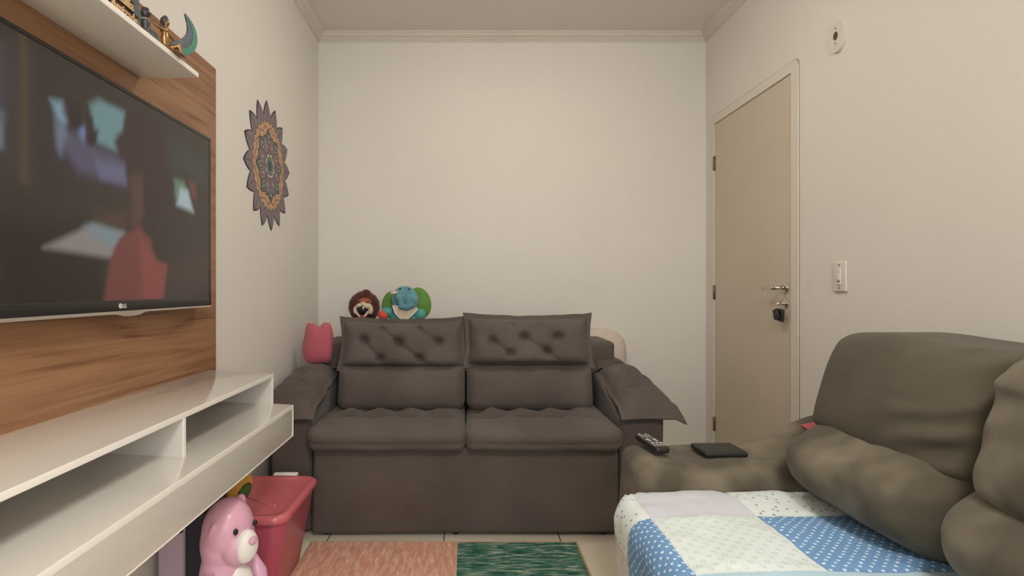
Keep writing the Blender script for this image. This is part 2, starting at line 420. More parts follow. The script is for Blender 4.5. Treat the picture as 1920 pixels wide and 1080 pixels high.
# casing: frame with rounded far top corner
def arc(cy, cz, r, a0, a1, n=6): return [(cy + r * math.cos(math.radians(a0 + (a1 - a0) * i / n)), cz + r * math.sin(math.radians(a0 + (a1 - a0) * i / n))) for i in range(n + 1)]
outer = [(C0, ZF)] + arc(C0 + .03, CT - .03, .03, 180, 90) + arc(C1 - .04, CT - .04, .04, 90, 0) + [(C1, ZF)]
inner = [(D0 - .003, ZF), (D0 - .003, DT + .003), (D1 + .003, DT + .003), (D1 + .003, ZF)]
def frame_geo(x0, x1):
    # strips: near jamb, head, far jamb made from matching outer / inner polylines
    o2 = outer; m2 = []
    for (y, z) in o2:
        if z < DT and y < (C0 + C1) / 2: m2.append((inner[0][0], z))
        elif z < DT: m2.append((inner[3][0], z))
        else: m2.append((min(max(y, inner[1][0]), inner[2][0]), DT + .003))
    V = []; Fa = []
    for x in (x0, x1):
        V += [Vector((x, y, z)) for y, z in o2] + [Vector((x, y, z)) for y, z in m2]
    n = len(o2)
    for i in range(n - 1):
        a, b_, c, d = i, i + 1, n + i + 1, n + i
        Fa.append((a, b_, c, d)); Fa.append((2 * n + a, 2 * n + b_, 2 * n + c, 2 * n + d))
        Fa.append((a, b_, 2 * n + b_, 2 * n + a)); Fa.append((d, c, 2 * n + c, 2 * n + d))
    return V, Fa
cs = st('trim_4', frame_geo(XR - .005, XR + .055), M['casing'], 'auto')
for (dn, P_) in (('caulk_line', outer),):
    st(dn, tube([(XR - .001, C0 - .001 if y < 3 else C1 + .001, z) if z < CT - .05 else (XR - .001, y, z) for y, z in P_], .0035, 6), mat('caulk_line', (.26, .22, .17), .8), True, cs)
st('stop_moulding', join(box(XR - .007, XR - .002, C0 - .004, C0 + .012, ZF, CT - .03, .003), ), M['casing'], True, cs)

# keys hanging in the lock: own thing
def torus(c, R, r, axis='X', n=24, m=8):
    V = []; Fa = []
    for i in range(n):
        a = 2 * math.pi * i / n
        for j in range(m):
            b_ = 2 * math.pi * j / m
            q = Vector(((R + r * math.cos(b_)) * math.cos(a), (R + r * math.cos(b_)) * math.sin(a), r * math.sin(b_)))
            if axis == 'X': q = Vector((q[2], q[0], q[1]))
            if axis == 'Y': q = Vector((q[0], q[2], q[1]))
            V.append(q + Vector(c))
    for i in range(n):
        for j in range(m): Fa.append((i * m + j, ((i + 1) % n) * m + j, ((i + 1) % n) * m + (j + 1) % m, i * m + (j + 1) % m))
    return V, Fa
kt = thing('key_bunch', (XR - .02, 2.634, -.16), 'bunch of keys with black fobs hanging from the door lock', 'keys')
mk('key', join(box(XR - .036, XR - .014, 2.632, 2.636, -.074, -.066, .001), cyl((XR - .034, 2.634, -.072), .010, .003, 'Y')), M['chrome'], kt)
mk('key_ring', torus((XR - .033, 2.638, -.088), .012, .0015, 'X'), M['chrome'], kt)
mk('key_fob', rot(box(XR - .034, XR - .020, 2.606, 2.652, -.156, -.096, .006, 3), .10, 'X', (XR, 2.63, -.10)), M['key'], kt)
mk('key_fob', rot(box(XR - .046, XR - .036, 2.632, 2.672, -.146, -.096, .005, 3), -.30, 'X', (XR, 2.65, -.10)), M['key'], kt)

# ------------------------------------------------------------------ wall plates on the right wall
sw = thing('wall_switch', (XR, 2.243, -.01), 'white rectangular switch plate on the wall to the right of the door', 'switch')
mk('plate', box(XR - .010, XR, 2.206, 2.282, -.012, .107, .004, 2), M['plate'], sw)
mk('module', box(XR - .013, XR - .008, 2.232, 2.256, .014, .082, .0015), M['plate'], sw)
mk('rocker', box(XR - .016, XR - .012, 2.235, 2.253, .034, .060, .002), M['plate'], sw)
for z in (.094, .002): mk('screw', cyl((XR - .0105, 2.244, z), .0035, .002, 'X', 12, .0005), M['hole'], sw)
mk('slot', box(XR - .0135, XR - .0125, 2.236, 2.252, .026, .030, .0004), M['hole'], sw)
ro = thing('junction_cover', (XR, 2.262, .95), 'white oval cover plate with a dark cable hole high above the switch plate', 'wall plate')
ov = [(2.260 + .046 * math.cos(a) * (1), 1.020 + .066 * math.sin(a)) for a in [2 * math.pi * i / 48 for i in range(48)]]
mk('plate', prism(ov, XR - .012, XR), M['plate'], ro, 'auto')
ov2 = [(2.262 + .013 * math.cos(a), 1.020 + .017 * math.sin(a)) for a in [2 * math.pi * i / 24 for i in range(24)]]
mk('cable_hole', prism(ov2, XR - .0135, XR - .011), M['hole'], ro, 'auto')
for z in (1.050, .990): mk('screw', cyl((XR - .0125, 2.262, z), .0032, .002, 'X', 12, .0005), M['hole'], ro)

# ------------------------------------------------------------------ television wall panel, shelf, TV
XP = -.91
pn = mk('wall_panel', box(XL, XP, .25, 2.03, -.60, .795, .002), M['wood'], base=(XP - .01, 1.1, -.60))
tag(pn, 'large brown wood-grain panel fixed to the left wall behind the television', 'wall panel')
sh = mk('wall_shelf', box(XP, -.747, .25, 1.559, .586, .600, .002), M['edge'], base=(XP, .9, .586))
tag(sh, 'long narrow white shelf above the television', 'shelf')

TX, TY0, TY1, TZ0, TZ1 = -.86, .91, 1.88, -.057, .503
tv = thing('television', (TX, (TY0 + TY1) / 2, TZ0), 'flat black television on the wood panel showing a film scene', 'television')
mk('casing', join(box(-.900, TX - .004, TY0, TY1, TZ0, TZ1, .006, 3), box(XP, -.895, 1.15, 1.65, .05, .40, .004)), M['black'], tv)
B = .010
fr = join(box(TX - .006, TX, TY0, TY1, TZ1 - B, TZ1, .002), box(TX - .006, TX, TY0, TY0 + B, TZ0, TZ1, .002), box(TX - .006, TX, TY1 - B, TY1, TZ0, TZ1, .002), box(TX - .006, TX, TY0, TY1, TZ0, TZ0 + .028, .002))
mk('bezel', fr, M['black'], tv)
lip = []
yy = [TY0 + (TY1 - TY0) * i / 60 for i in range(61)]
def lipz(y): return TZ0 - .004 - .007 * math.exp(-((y - 1.43) / .05) ** 4) - (.002 if y < 1.48 else 0)
V = []; Fa = []
for i, y in enumerate(yy):
    for (x, z) in ((TX - .02, TZ0 + .001), (TX + .001, TZ0 + .001), (TX + .002, lipz(y)), (TX - .02, lipz(y))): V.append(Vector((x, y, z)))
for i in range(60):
    for j in range(4): Fa.append((i * 4 + j, i * 4 + (j + 1) % 4, i * 4 + 4 + (j + 1) % 4, i * 4 + 4 + j))
Fa += [(0, 1, 2, 3), (240, 241, 242, 243)]
mk('bottom_trim', (V, Fa), M['silver'], tv, 'auto')
# maker's mark, bottom centre
lm = Matrix.Translation((TX + .0006, 1.404, TZ0 + .0085)) @ Matrix(((0, 0, 1, 0), (1, 0, 0, 0), (0, 1, 0, 0), (0, 0, 0, 1)))
lm2 = Matrix.Translation((TX + .0006, 1.404, TZ0 + .0085)) @ Matrix(((0, 0, 1, 0), (1, 0, 0, 0), (0, 1, 0, 0), (0, 0, 0, 1)))
lg = text_geo('LG', .014, .0004, lm2, .0003)
disc = cyl((TX + .0006, 1.388, TZ0 + .0138), .0065, .001, 'X', 24, .0002)
mk('logo', join(lg, disc), mat('logo_white', (.6, .58, .55), .4), tv, False)
# screen picture as colours on a fine grid of the flat screen (light given off by the screen)
def srgb(c): return [(v / 255 / 12.92 if v <= 10.3 else ((v / 255 + .055) / 1.055) ** 2.4) for v in c]
def sc(x, y):   # photo point -> point of the screen (y along, z up)
    Y = -TX * F / (876 - x); return (Y, (541 - y) * Y / F)
pic = [  # colour, softness in metres, outline on the screen
 ((40, 33, 26), .05, [(0, 420), (180, 420), (200, 570), (0, 620)]),
 ((66, 56, 54), .06, [(0, 60), (60, 100), (60, 330), (0, 330)]),
 ((112, 126, 140), .012, [(-30, 200), (7, 210), (6, 275), (-30, 285)]),
 ((72, 74, 82), .03, [(-30, 80), (3, 90), (3, 220), (-30, 220)]),
 ((84, 70, 44), .018, [(41, 60), (52, 66), (52, 345), (44, 340)]),
 ((60, 50, 58), .03, [(100, 200), (245, 250), (250, 360), (150, 330), (105, 300)]),
 ((84, 80, 98), .02, [(112, 240), (140, 250), (185, 278), (238, 300), (243, 350), (200, 335), (150, 322), (125, 285)]),
 ((98, 98, 122), .015, [(180, 300), (235, 312), (240, 345), (190, 335)]),
 ((118, 145, 158), .012, [(97, 187), (118, 190), (122, 212), (128, 228), (118, 238), (108, 222)]),
 ((104, 112, 128), .012, [(105, 225), (124, 235), (128, 250), (116, 292), (108, 275)]),
 ((106, 136, 138), .012, [(170, 196), (186, 186), (236, 210), (232, 250), (224, 285), (182, 266), (178, 240)]),
 ((104, 120, 150), .010, [(150, 236), (160, 234), (166, 252), (158, 266), (150, 256)]),
 ((46, 38, 36), .008, [(130, 190), (150, 192), (158, 232), (150, 240), (132, 240)]),
 ((46, 38, 36), .008, [(163, 215), (174, 222), (178, 245), (186, 242), (182, 270), (170, 275), (163, 262)]),
 ((54, 42, 40), .012, [(216, 268), (222, 252), (240, 244), (250, 262), (246, 290), (228, 298)]),
 ((54, 42, 38), .012, [(238, 212), (262, 200), (292, 220), (318, 290), (322, 340), (318, 400), (325, 470), (300, 492), (286, 450), (262, 410), (246, 420), (240, 340), (232, 260)]),
 ((82, 58, 50), .015, [(246, 330), (268, 322), (272, 400), (264, 422), (248, 424)]),
 ((54, 58, 52), .03, [(318, 256), (388, 300), (388, 350), (345, 330), (318, 310)]),
 ((98, 122, 106), .012, [(328, 335), (346, 340), (354, 360), (330, 372)]),
 ((160, 176, 178), .012, [(340, 352), (354, 358), (364, 398), (332, 384)]),
 ((104, 62, 58), .012, [(356, 340), (368, 345), (370, 372), (362, 372)]),
 ((76, 58, 46), .03, [(180, 400), (240, 395), (236, 430), (196, 420)]),
 ((132, 126, 120), .010, [(83, 464), (175, 420), (234, 437), (215, 485)]),
 ((118, 132, 138), .020, [(160, 428), (176, 421), (234, 438), (222, 470)]),
 ((108, 60, 53), .008, [(195, 568), (206, 500), (214, 468), (226, 446), (262, 424), (284, 448), (290, 484), (316, 497), (308, 568)]),
 ((126, 66, 60), .014, [(262, 440), (284, 470), (300, 496), (314, 498), (304, 567), (270, 560)]),
 ((66, 50, 46), .02, [(318, 500), (388, 470), (396, 572), (312, 570)]),
]
pol = [([v for v in srgb(c)], s, [sc(*p) for p in P]) for c, s, P in pic]
def screen_col(y, z):
    col = Vector(srgb((54, 46, 40)))
    for c, s, P in pol:
        inside = False; dmin = 9; n = len(P)
        for i in range(n):
            (ay, az), (by, bz) = P[i], P[(i + 1) % n]
            d, t = segd(y, z, (ay, az, by, bz)); dmin = min(dmin, d)
            if (az > z) != (bz > z) and y < (by - ay) * (z - az) / (bz - az) + ay: inside = not inside
        sd = dmin if inside else -dmin
        s = s * 1.6 + .008; k = max(0, min(1, .5 + sd / s)); k = k * k * (3 - 2 * k)
        col = col * (1 - k) + Vector(c) * k
    return col
sy0, sy1, sz0, sz1 = TY0 + B, TY1 - B, TZ0 + .028, TZ1 - B
NX, NZ = 220, 128
V = [Vector((TX - .002, sy0 + (sy1 - sy0) * i / NX, sz0 + (sz1 - sz0) * j / NZ)) for i in range(NX + 1) for j in range(NZ + 1)]
Fa = [(i * (NZ + 1) + j, (i + 1) * (NZ + 1) + j, (i + 1) * (NZ + 1) + j + 1, i * (NZ + 1) + j + 1) for i in range(NX) for j in range(NZ)]
smat = bpy.data.materials.new('screen_picture'); smat.use_nodes = True
b = smat.node_tree.nodes['Principled BSDF']; b.inputs['Base Color'].default_value = (.006, .006, .006, 1); b.inputs['Roughness'].default_value = .22; b.inputs['Specular IOR Level'].default_value = .3
at = smat.node_tree.nodes.new('ShaderNodeVertexColor'); at.layer_name = 'picture'
smat.node_tree.links.new(at.outputs[0], b.inputs['Emission Color']); b.inputs['Emission Strength'].default_value = 0.50
cols = [screen_col(v[1], v[2]) for v in V]
so = mk('screen', (V, Fa), smat, tv)
ca = so.data.color_attributes.new('picture', 'FLOAT_COLOR', 'POINT')
for i, c in enumerate(cols): ca.data[i].color = (c[0], c[1], c[2], 1)

# ------------------------------------------------------------------ floating media unit
YE, YS = 1.97, .25
un = thing('media_unit', (-.76, 1.1, -.533), 'long white glossy floating media unit with open compartments under the television', 'media unit')
def tilt(g):  # the fronts hang a little low
    return xf(g, lambda v: Vector((v[0], v[1], v[2] - .012 * max(0, (v[0] - XP)) / .23)))
# the unit reaches the bare wall beyond the panel
top = join(box(XP, -.681, YS, YE, -.300, -.286, .0015), box(XL, XP, 2.03, YE + .0, -.3, -.286, .001) if False else ([], []))
mk('top_board', tilt(top), M['white'], un, 'auto')
mk('top_edge', tilt(box(-.6812, -.680, YS, YE, -.2995, -.2865, .0004)), M['edge'], un, 'auto')
mk('back_board', box(XP, XP + .012, YS, YE, -.405, -.300, .001), M['white'], un, 'auto')
for y in (YE - .014, 1.343, .72):
    p_ = mk('divider' if y < 1.9 else 'side_panel', tilt(box(XP + .0, -.682, y, y + .014, -.396, -.300, .001)), M['white'], un, 'auto')
    mk('front_edge', tilt(box(-.6825, -.6810, y + .0005, y + .0135, -.397, -.300, .0004)), M['edge'], un, 'auto')
mk('deck', tilt(box(XL if False else XP, -.613, YS, YE, -.408, -.393, .0015)), M['white'], un, 'auto')
mk('front_panel', box(-.628, -.612, YS, YE, -.518, -.411, .0015), M['white'], un, 'auto')
mk('bottom_board', box(XP, -.628, YS, YE, -.518, -.504, .0015), M['white'], un, 'auto')
mk('end_panel', box(XP, -.628, YE - .014, YE, -.505, -.408, .0015), M['white'], un, 'auto')
mk('deck_edge_highlight', tilt(box(-.6132, -.6115, YS, YE, -.4075, -.3935, .0005)), M['edge'], un, 'auto')  # brighter strip: highlight along the deck's front edge put into the colour
mk('lower_edge', join(box(-.6125, -.611, YS, YE, -.5185, -.5155, .0004), box(-.6125, -.611, YE - .003, YE, -.518, -.411, .0004)), M['edge'], un, 'auto')

# ------------------------------------------------------------------ mandala on the left wall
CY, CZ = 2.635, .575
def petals(n, r_in, r_tip, rotd=0, wob=.0, sub=5):
    P = []
    for k in range(n):
        a0 = math.radians(rotd) + 2 * math.pi * (k - .5) / n; a1 = a0 + math.pi / n; a2 = a0 + 2 * math.pi / n
        for i in range(sub):
            t = i / sub; a = a0 + (a1 - a0) * t ** 1.25; r = r_in + (r_tip - r_in) * t
            P.append((CY + r * math.cos(a) * 1.0, CZ + r * math.sin(a)))
        for i in range(sub):
            t = i / sub; a = a1 + (a2 - a1) * (1 - (1 - t) ** 1.25); r = r_tip + (r_in - r_tip) * t
            P.append((CY + r * math.cos(a), CZ + r * math.sin(a)))
    return P
gs = []; fms = []; mm = ['m_line', 'm_purple', 'm_gold', 'm_green', 'm_teal', 'm_rose', 'm_cream']
def layer(outl, d, mi, d0=0):
    # star-shaped fan about the centre of the outline
    cy = sum(p[0] for p in outl) / len(outl); cz = sum(p[1] for p in outl) / len(outl); n = len(outl)
    V = [Vector((XL + d, p[0], p[1])) for p in outl] + [Vector((XL + d0, p[0], p[1])) for p in outl] + [Vector((XL + d, cy, cz))]
    Fa = [(i, (i + 1) % n, 2 * n) for i in range(n)] + [(i, (i + 1) % n, n + (i + 1) % n, n + i) for i in range(n)]
    gs.append((V, Fa)); fms.extend([mi] * len(Fa))
def circ(ang, rr, ry, rz=None, n=16, dr=0):
    rz = rz or ry; a = math.radians(ang); c = (CY + rr * math.cos(a), CZ + rr * math.sin(a))
    return [(c[0] + ry * math.cos(t) * math.cos(a) - rz * math.sin(t) * math.sin(a), c[1] + ry * math.cos(t) * math.sin(a) + rz * math.sin(t) * math.cos(a)) for t in [2 * math.pi * i / n for i in range(n)]]
R0 = 6
layer(petals(16, .232, .302, R0), .0030, 0); layer(petals(16, .228, .290, R0), .0034, 1)
for k in range(16):
    a = R0 + 22.5 * k
    layer(circ(a, .245, .040, .0012), .0037, 0)
layer(petals(32, .196, .214, R0), .0038, 0); layer(petals(32, .192, .210, R0), .0041, 2)
layer(petals(16, .165, .188, R0 + 11), .0043, 5); layer(petals(16, .160, .180, R0 + 11), .0046, 2)
layer(petals(8, .120, .172, R0), .0049, 0); layer(petals(8, .116, .165, R0), .0052, 3)
layer(petals(8, .105, .150, R0 + 22.5), .0054, 0); layer(petals(8, .102, .143, R0 + 22.5), .0057, 1)
for k in range(8):
    a = R0 + 45 * k
    layer(circ(a, .125, .030, .022), .0060, 0); layer(circ(a, .125, .026, .019), .0062, 3)
    layer(circ(a, .122, .016, .012), .0064, 6); layer(circ(a, .122, .012, .009), .0066, 4)
    layer(circ(a + 22.5, .092, .018, .009), .0062, 5); layer(circ(a + 22.5, .092, .012, .004), .0064, 6)
    layer(circ(a, .075, .012, .010), .0064, 5)
layer(petals(8, .050, .066, R0 + 22.5), .0067, 0); layer(petals(8, .047, .061, R0 + 22.5), .0069, 6)
layer(circ(0, 0, .044), .0071, 0); layer(circ(0, 0, .040), .0073, 3); layer(petals(8, .016, .030, R0), .0075, 4)
mo = mk('mandala_decoration', join(*gs), None, None, False, base=(XL, CY, CZ - .3), mats=[M[k] for k in mm], fm=fms)
tag(mo, 'mauve and gold pointed mandala decoration on the left wall beside the wood panel', 'wall decoration')

# ------------------------------------------------------------------ figures on the shelf
ZS = .600
g = thing('winged_figurine', (-.775, 1.440, ZS), 'small gold kneeling figurine with spread green and blue wings on the shelf', 'figurine')
by = 1.437; bx = -.775
body = join(ell((bx, by, ZS + .040), (.009, .012, .026)), ell((bx, by, ZS + .060), (.008, .014, .010)), tube([(bx, by, ZS + .06), (bx + .002, by, ZS + .075)], .005),
            ell((bx + .002, by, ZS + .082), (.0085, .0085, .011)),
            tube([(bx + .004, by + .004, ZS + .016), (bx + .030, by + .010, ZS + .026), (bx + .034, by + .016, ZS + .004), (bx + .045, by + .02, ZS + .003)], [.010, .008, .006, .004]),
            tube([(bx + .002, by - .006, ZS + .014), (bx + .026, by - .006, ZS + .008), (bx - .002, by - .012, ZS + .006)], [.010, .008, .006]),
            tube([(bx, by - .012, ZS + .061), (bx + .001, by - .030, ZS + .056), (bx - .002, by - .052, ZS + .057)], [.0045, .0035, .0025]),
            tube([(bx, by + .012, ZS + .061), (bx + .003, by + .032, ZS + .052), (bx + .004, by + .050, ZS + .050)], [.005, .004, .003]),
            box(bx - .015, bx + .042, by - .022, by + .026, ZS, ZS + .005, .002))
blend(mk('body', body, M['gold'], g), .0018, 3)
mk('headdress', join(ell((bx - .001, by, ZS + .085), (.0105, .0115, .0125)), ell((bx - .006, by, ZS + .068), (.006, .012, .014)), ell((bx, by, ZS + .096), (.006, .006, .004))), M['dark'], g)
def wing(s, name, band, m, xo):
    # crescent: centre line from shoulder down and outwards then up to the tip
    V = []; Fa = []; n = 44
    for i in range(n + 1):
        t = i / n
        a = math.radians(-120 + 190 * t)
        cy_, cz_, R = .040, .076, .056
        ro_ = R * (1.0 + .10 * t); wmax = .040 * math.sin(math.pi * min(1, .12 + .88 * t)) ** .7 + .001
        r_o = ro_; r_i = ro_ - wmax
        r0 = r_i + (r_o - r_i) * band[0]; r1 = r_i + (r_o - r_i) * band[1]
        for (rr, xx) in ((r0, xo), (r1, xo), (r1, xo - .004), (r0, xo - .004)):
            ser = .0008 * math.sin(i * 3.1) if band[1] > .95 and rr == r1 else 0
            V.append(Vector((bx + xx + .012 * s * t * .0 - .002, by + s * (cy_ + (rr + ser) * math.cos(a)), ZS + cz_ + (rr + ser) * math.sin(a))))
    for i in range(n):
        for j in range(4): Fa.append((i * 4 + j, i * 4 + (j + 1) % 4, i * 4 + 4 + (j + 1) % 4, i * 4 + 4 + j))
    Fa += [(0, 1, 2, 3), (4 * n, 4 * n + 1, 4 * n + 2, 4 * n + 3)]
    return mk(name, (V, Fa), m, g, 'auto')
for s in (1, -1):
    wing(s, 'wing', (0, .62), M['wing_b'], -.001); wing(s, 'wing_border', (.60, 1.0), M['wing_g'], .0)
for ch in g.children:
    if ch.name.startswith('wing'):
        Rz = Matrix.Rotation(-.42, 3, 'Z'); c0 = Vector((bx, by, 0)) - ORG[g.name]; c0.z = 0
        for v in ch.data.vertices: v.co = Rz @ (v.co - c0) + c0
# little dark jar figure in front of the near wing
d = thing('dark_statuette', (-.762, 1.326, ZS), 'little black round-headed statuette between the wooden word sign and the winged figurine', 'figurine')
mk('body', lathe((-.762, 1.326, ZS), [(.001, 0), (.011, 0), (.012, .004), (.008, .010), (.009, .022), (.011, .030), (.009, .036), (.007, .040)], 'Z', 24), M['dark'], d)
mk('head', join(ell((-.762, 1.326, ZS + .051), (.010, .0105, .012)), ell((-.762, 1.326, ZS + .062), (.008, .008, .004)), ell((-.750, 1.322, ZS + .049), (.004, .004, .004))), M['dark'], d)
mk('collar', torus((-.762, 1.326, ZS + .037), .0078, .0025, 'Z'), mat('collar_grey', (.25, .24, .20), .5), d)
# wooden words
w_ = thing('word_sign', (-.79, 1.29, ZS), 'small wooden cut-out word sign on the shelf beside the black statuette', 'sign')
tm = lambda y, z, x=-.7895: Matrix.Translation((x, y, z)) @ Matrix(((0, 0, 1, 0), (1, 0, 0, 0), (0, 1, 0, 0), (0, 0, 0, 1)))
rows = [('União', 1.312, ZS + .004, .026), ('Amizade', 1.292, ZS + .029, .029), ('Família', 1.284, ZS + .055, .030), ('Amor', 1.272, ZS + .083, .030)]
for tx, y, z, s in rows:
    mk('word', text_geo(tx, s, .0011, tm(y, z), .0005), M['signw'], w_, False)
mk('backing', join(box(-.794, -.7912, 1.272, 1.350, ZS, ZS + .024, .001), box(-.794, -.7912, 1.238, 1.348, ZS + .022, ZS + .054, .001), box(-.794, -.7912, 1.238, 1.330, ZS + .050, ZS + .080, .001), box(-.794, -.7912, 1.240, 1.304, ZS + .076, ZS + .106, .001)), M['signd'], w_)
# ------------------------------------------------------------------ dark two-seat sofa at the back wall
so1 = thing('two_seat_sofa', (0, 2.9, ZF), 'dark brown suede two-seat sofa with tufted headrests against the back wall', 'sofa')
SZ = -1.062
def wob(a=.004, s=6, sd=0):
    return lambda v, h: v + Vector((noise.noise(v * s + Vector((sd, 0, 0))), noise.noise(v * s + Vector((0, sd + 5, 0))), noise.noise(v * s + Vector((0, 0, sd + 9))))) * a
mk('base', box(-.672, .658, 2.425, 3.15, SZ, -.680, .018, 4, (30, 10, 10), wob(.006, 3, 1)), M['suede'], so1)
for x in (-.62, -.05, .60):
    mk('leg', cyl((x, 2.47, -1.07), .014, .02, 'Z', 16), M['black'], so1)
for x in (-.62, .60): mk('leg', cyl((x, 3.2, -1.07), .014, .02, 'Z', 16), M['black'], so1)
for s, x0, x1 in ((-1, -.862, -.682), (1, .664, .862)):
    mk('arm', box(x0, x1, 2.445, 3.20, SZ, -.445, .022, 4, (6, 14, 10), lambda v, h: v + Vector((0, 0, -.115 * max(0, v[2] / h[2]) * max(0, min(1, (.05 - v[1]) / .40)))) + Vector((.004 * noise.noise(v * 5), 0, 0))), M['suede'], so1)
mk('back_frame', box(-.80, .80, 3.02, 3.36, SZ, -.285, .03, 4, (24, 4, 12), wob(.006, 4, 8)), M['suede'], so1)
# seat cushions with a soft overhanging front lip
def seat(x0, x1, sd):
    W = x1 - x0
    def fn(v, h):
        u = v[0] / h[0]; y = v[1]; z = v[2]
        top = max(0, z / h[2])
        bul = (1 - u ** 4)
        z2 = z + top * (.018 * bul * (1 - min(1, abs(y / h[1])) ** 4))
        # fold line across the seat and tufts behind it
        fy = -.100 + .014 * math.sin(u * 7 + sd)
        z2 -= top * .030 * math.exp(-((y - fy) / .022) ** 2) * (.6 + .4 * math.sin(u * 9 + sd * 2)) * bul
        for tx in (-.62, -.2, .22, .64):
            z2 -= top * .045 * math.exp(-(((u - tx) * h[0]) ** 2 + (y + .09) ** 2) / .034 ** 2)
            z2 -= top * .03 * math.exp(-(((u - tx + .2) * h[0]) ** 2 + (y - .05) ** 2) / .034 ** 2)
            z2 -= top * .012 * math.exp(-(((u - tx) * h[0] + (y + .09) * .8) / .016) ** 2) * max(0, min(1, (y + .09) / .03))
        x2 = v[0] * (1 + .02 * max(0, -y / h[1]))
        # front edge: bulges forward, thin flange at the bottom
        fr_ = max(0, -y / h[1]) ** 6
        y2 = y - .018 * fr_ * (1 - (z / h[2] * .8) ** 2) * bul
        if z < -h[2] * .40:
            kk = min(1, (-h[2] * .40 - z) / (h[2] * .6)); y2 -= .016 * fr_ * kk; z2 -= (.012 + .010 * noise.noise(Vector((u * 5, sd, 0)))) * fr_ * kk; x2 *= 1 + .012 * fr_ * kk
        y2 += (.005 + .006 * noise.noise(Vector((u * 3 + sd, 0, 0)))) * max(0, -y / h[1]) ** 3 * math.exp(-((z + h[2] * .35) / .008) ** 2)
        return Vector((x2, y2, z2)) + Vector((0, 0, .006 * noise.noise(v * 9 + Vector((sd, 0, 0)))))
    return box(x0, x1, 2.375, 2.95, -.690, -.592, .042, 6, (44, 36, 4), fn)
mk('seat_cushion', seat(-.684, -.010, 1.0), M['suede'], so1)
mk('seat_cushion', seat(-.006, .664, 4.0), M['suede'], so1)
# lower back cushions
def lumb(x0, x1, sd):
    def fn(v, h):
        u, z = v[0] / h[0], v[2] / h[2]
        f = max(0, -v[1] / h[1])
        return Vector((v[0], v[1] - f * .035 * (1 - u ** 4) * (1 - z ** 2) + .02 * (z > 0) * z * 0 + .03 * z, v[2])) + Vector((0, .005 * noise.noise(v * 7 + Vector((sd, 0, 0))), 0))
    return box(x0, x1, 2.74, 3.02, -.60, -.375, .05, 6, (26, 6, 14), fn)
mk('lower_back_cushion', lumb(-.640, -.012, 2), M['suede'], so1)
mk('lower_back_cushion', lumb(-.004, .622, 5), M['suede'], so1)
# tufted headrest cushions
def place_head(cx, cz, cy, W, Hh, sd, tf, fo):
    def wp(v):
        x, y, z = v   # x across, y up, z towards the room
        sag = -.010 * (1 - (x / (W / 2)) ** 2) * (y > 0) * (y / (Hh / 2)) ** 2
        lean = y * .30
        return Vector((cx + x, cy - z + lean + .0 * x, cz + y + sag))
    return pillow(W, Hh, .19, .026, 90, 56, tf, fo, pinch=.045, ft=.007, power=6.0, nz=.004, seed=sd, warp=wp)
tf = [(-.20, .02, .034, .022), (-.02, .01, .034, .022), (.19, .01, .034, .022), (-.11, .085, .026, .018), (.08, .085, .026, .018), (-.11, -.07, .03, .02), (.09, -.07, .03, .02)]
fo = [(-.11, .085, -.02, .01, .009, .012), (-.20, .02, -.11, -.07, .009, .012), (-.02, .01, .09, -.07, .010, .012), (.08, .085, .19, .01, .008, .012), (-.11, .085, -.11, .14, .010, .008), (.08, .085, .08, .14, .012, .008), (-.11, -.07, -.10, -.13, .009, .010), (.09, -.07, .11, -.13, .010, .009), (.09, -.07, .16, -.12, .008, .01)]
mk('headrest_cushion', place_head(-.324, -.278, 2.85, .664, .272, 2, tf, fo), M['suede'], so1)
tf2 = [(-.19, .0, .03, .022), (-.03, .02, .034, .022), (.15, .02, .034, .022), (-.09, .09, .026, .018), (.06, .085, .026, .018), (-.10, -.06, .03, .02), (.09, -.05, .034, .026)]
fo2 = [(.09, -.05, .12, -.13, .012, .009), (.09, -.05, .16, -.11, .010, .01), (-.03, .02, .09, -.05, .008, .012), (-.09, .09, -.09, .14, .010, .008), (-.19, 0, -.10, -.06, .008, .012)]
mk('headrest_cushion', place_head(.308, -.262, 2.84, .664, .276, 6, tf2, fo2), M['suede'], so1)
# arm pads draped over the arms
def armpad(s, sd):
    W, L = .27, .56
    def wp(v):
        x, y, z = v      # x across (+ = outwards), y along, z up
        t = (y + L / 2) / L     # 0 front .. 1 back
        u = x / (W / 2)
        inner = .662 + .018 * t; outer = .925 - .035 * t
        if u > .7 and t < .2: outer += .02 * (u - .7) / .3 * (1 - t / .2)
        X = inner + (outer - inner) * (u + 1) / 2
        zz = -.420 - .105 * max(0, 1 - t) ** 1.3 - .040 * max(0, 1 - t / .16) ** 1.3 - .022 * abs(u) ** 4 * min(1, t * 3) - .014 * (u < 0) * u * u * min(1, t * 3)
        if u > .75: zz -= .022 * (u - .75) / .25 * max(0, 1 - t / .12)
        return Vector((s * X, 2.405 + y + L / 2, zz + z))
    tf_ = [(-.03, -.10, .020, .03), (.03, .06, .02, .03)]
    fo_ = [(-.12, -.13, .00, -.035, .013, .022), (.0, -.035, .12, -.05, .012, .022), (-.10, .04, .02, .115, .010, .022), (.02, .115, .12, .11, .010, .022)]
    return pillow(W, L, .10, .016, 44, 60, tf_, fo_, pinch=.02, ft=.006, power=3, nz=.006, seed=sd, backT=.01, warp=wp)
mk('arm_pad', armpad(-1, 3), M['suede'], so1)
mk('arm_pad', armpad(1, 8), M['suede'], so1)
def armback(cx, s, sd):
    def wp(v):
        x, y, z = v
        return Vector((cx + s * x, 3.08 + y, -.420 + z - .9 * max(0, abs(x) - .06) ** 1.2))
    return pillow(.235, .25, .08, .015, 24, 24, (), (), .02, .006, 3, .005, sd, .06, wp)
mk('arm_back_pad', armback(-.750, -1, 2), M['suede'], so1)
mk('arm_back_pad', armback(.765, 1, 4), M['suede'], so1)

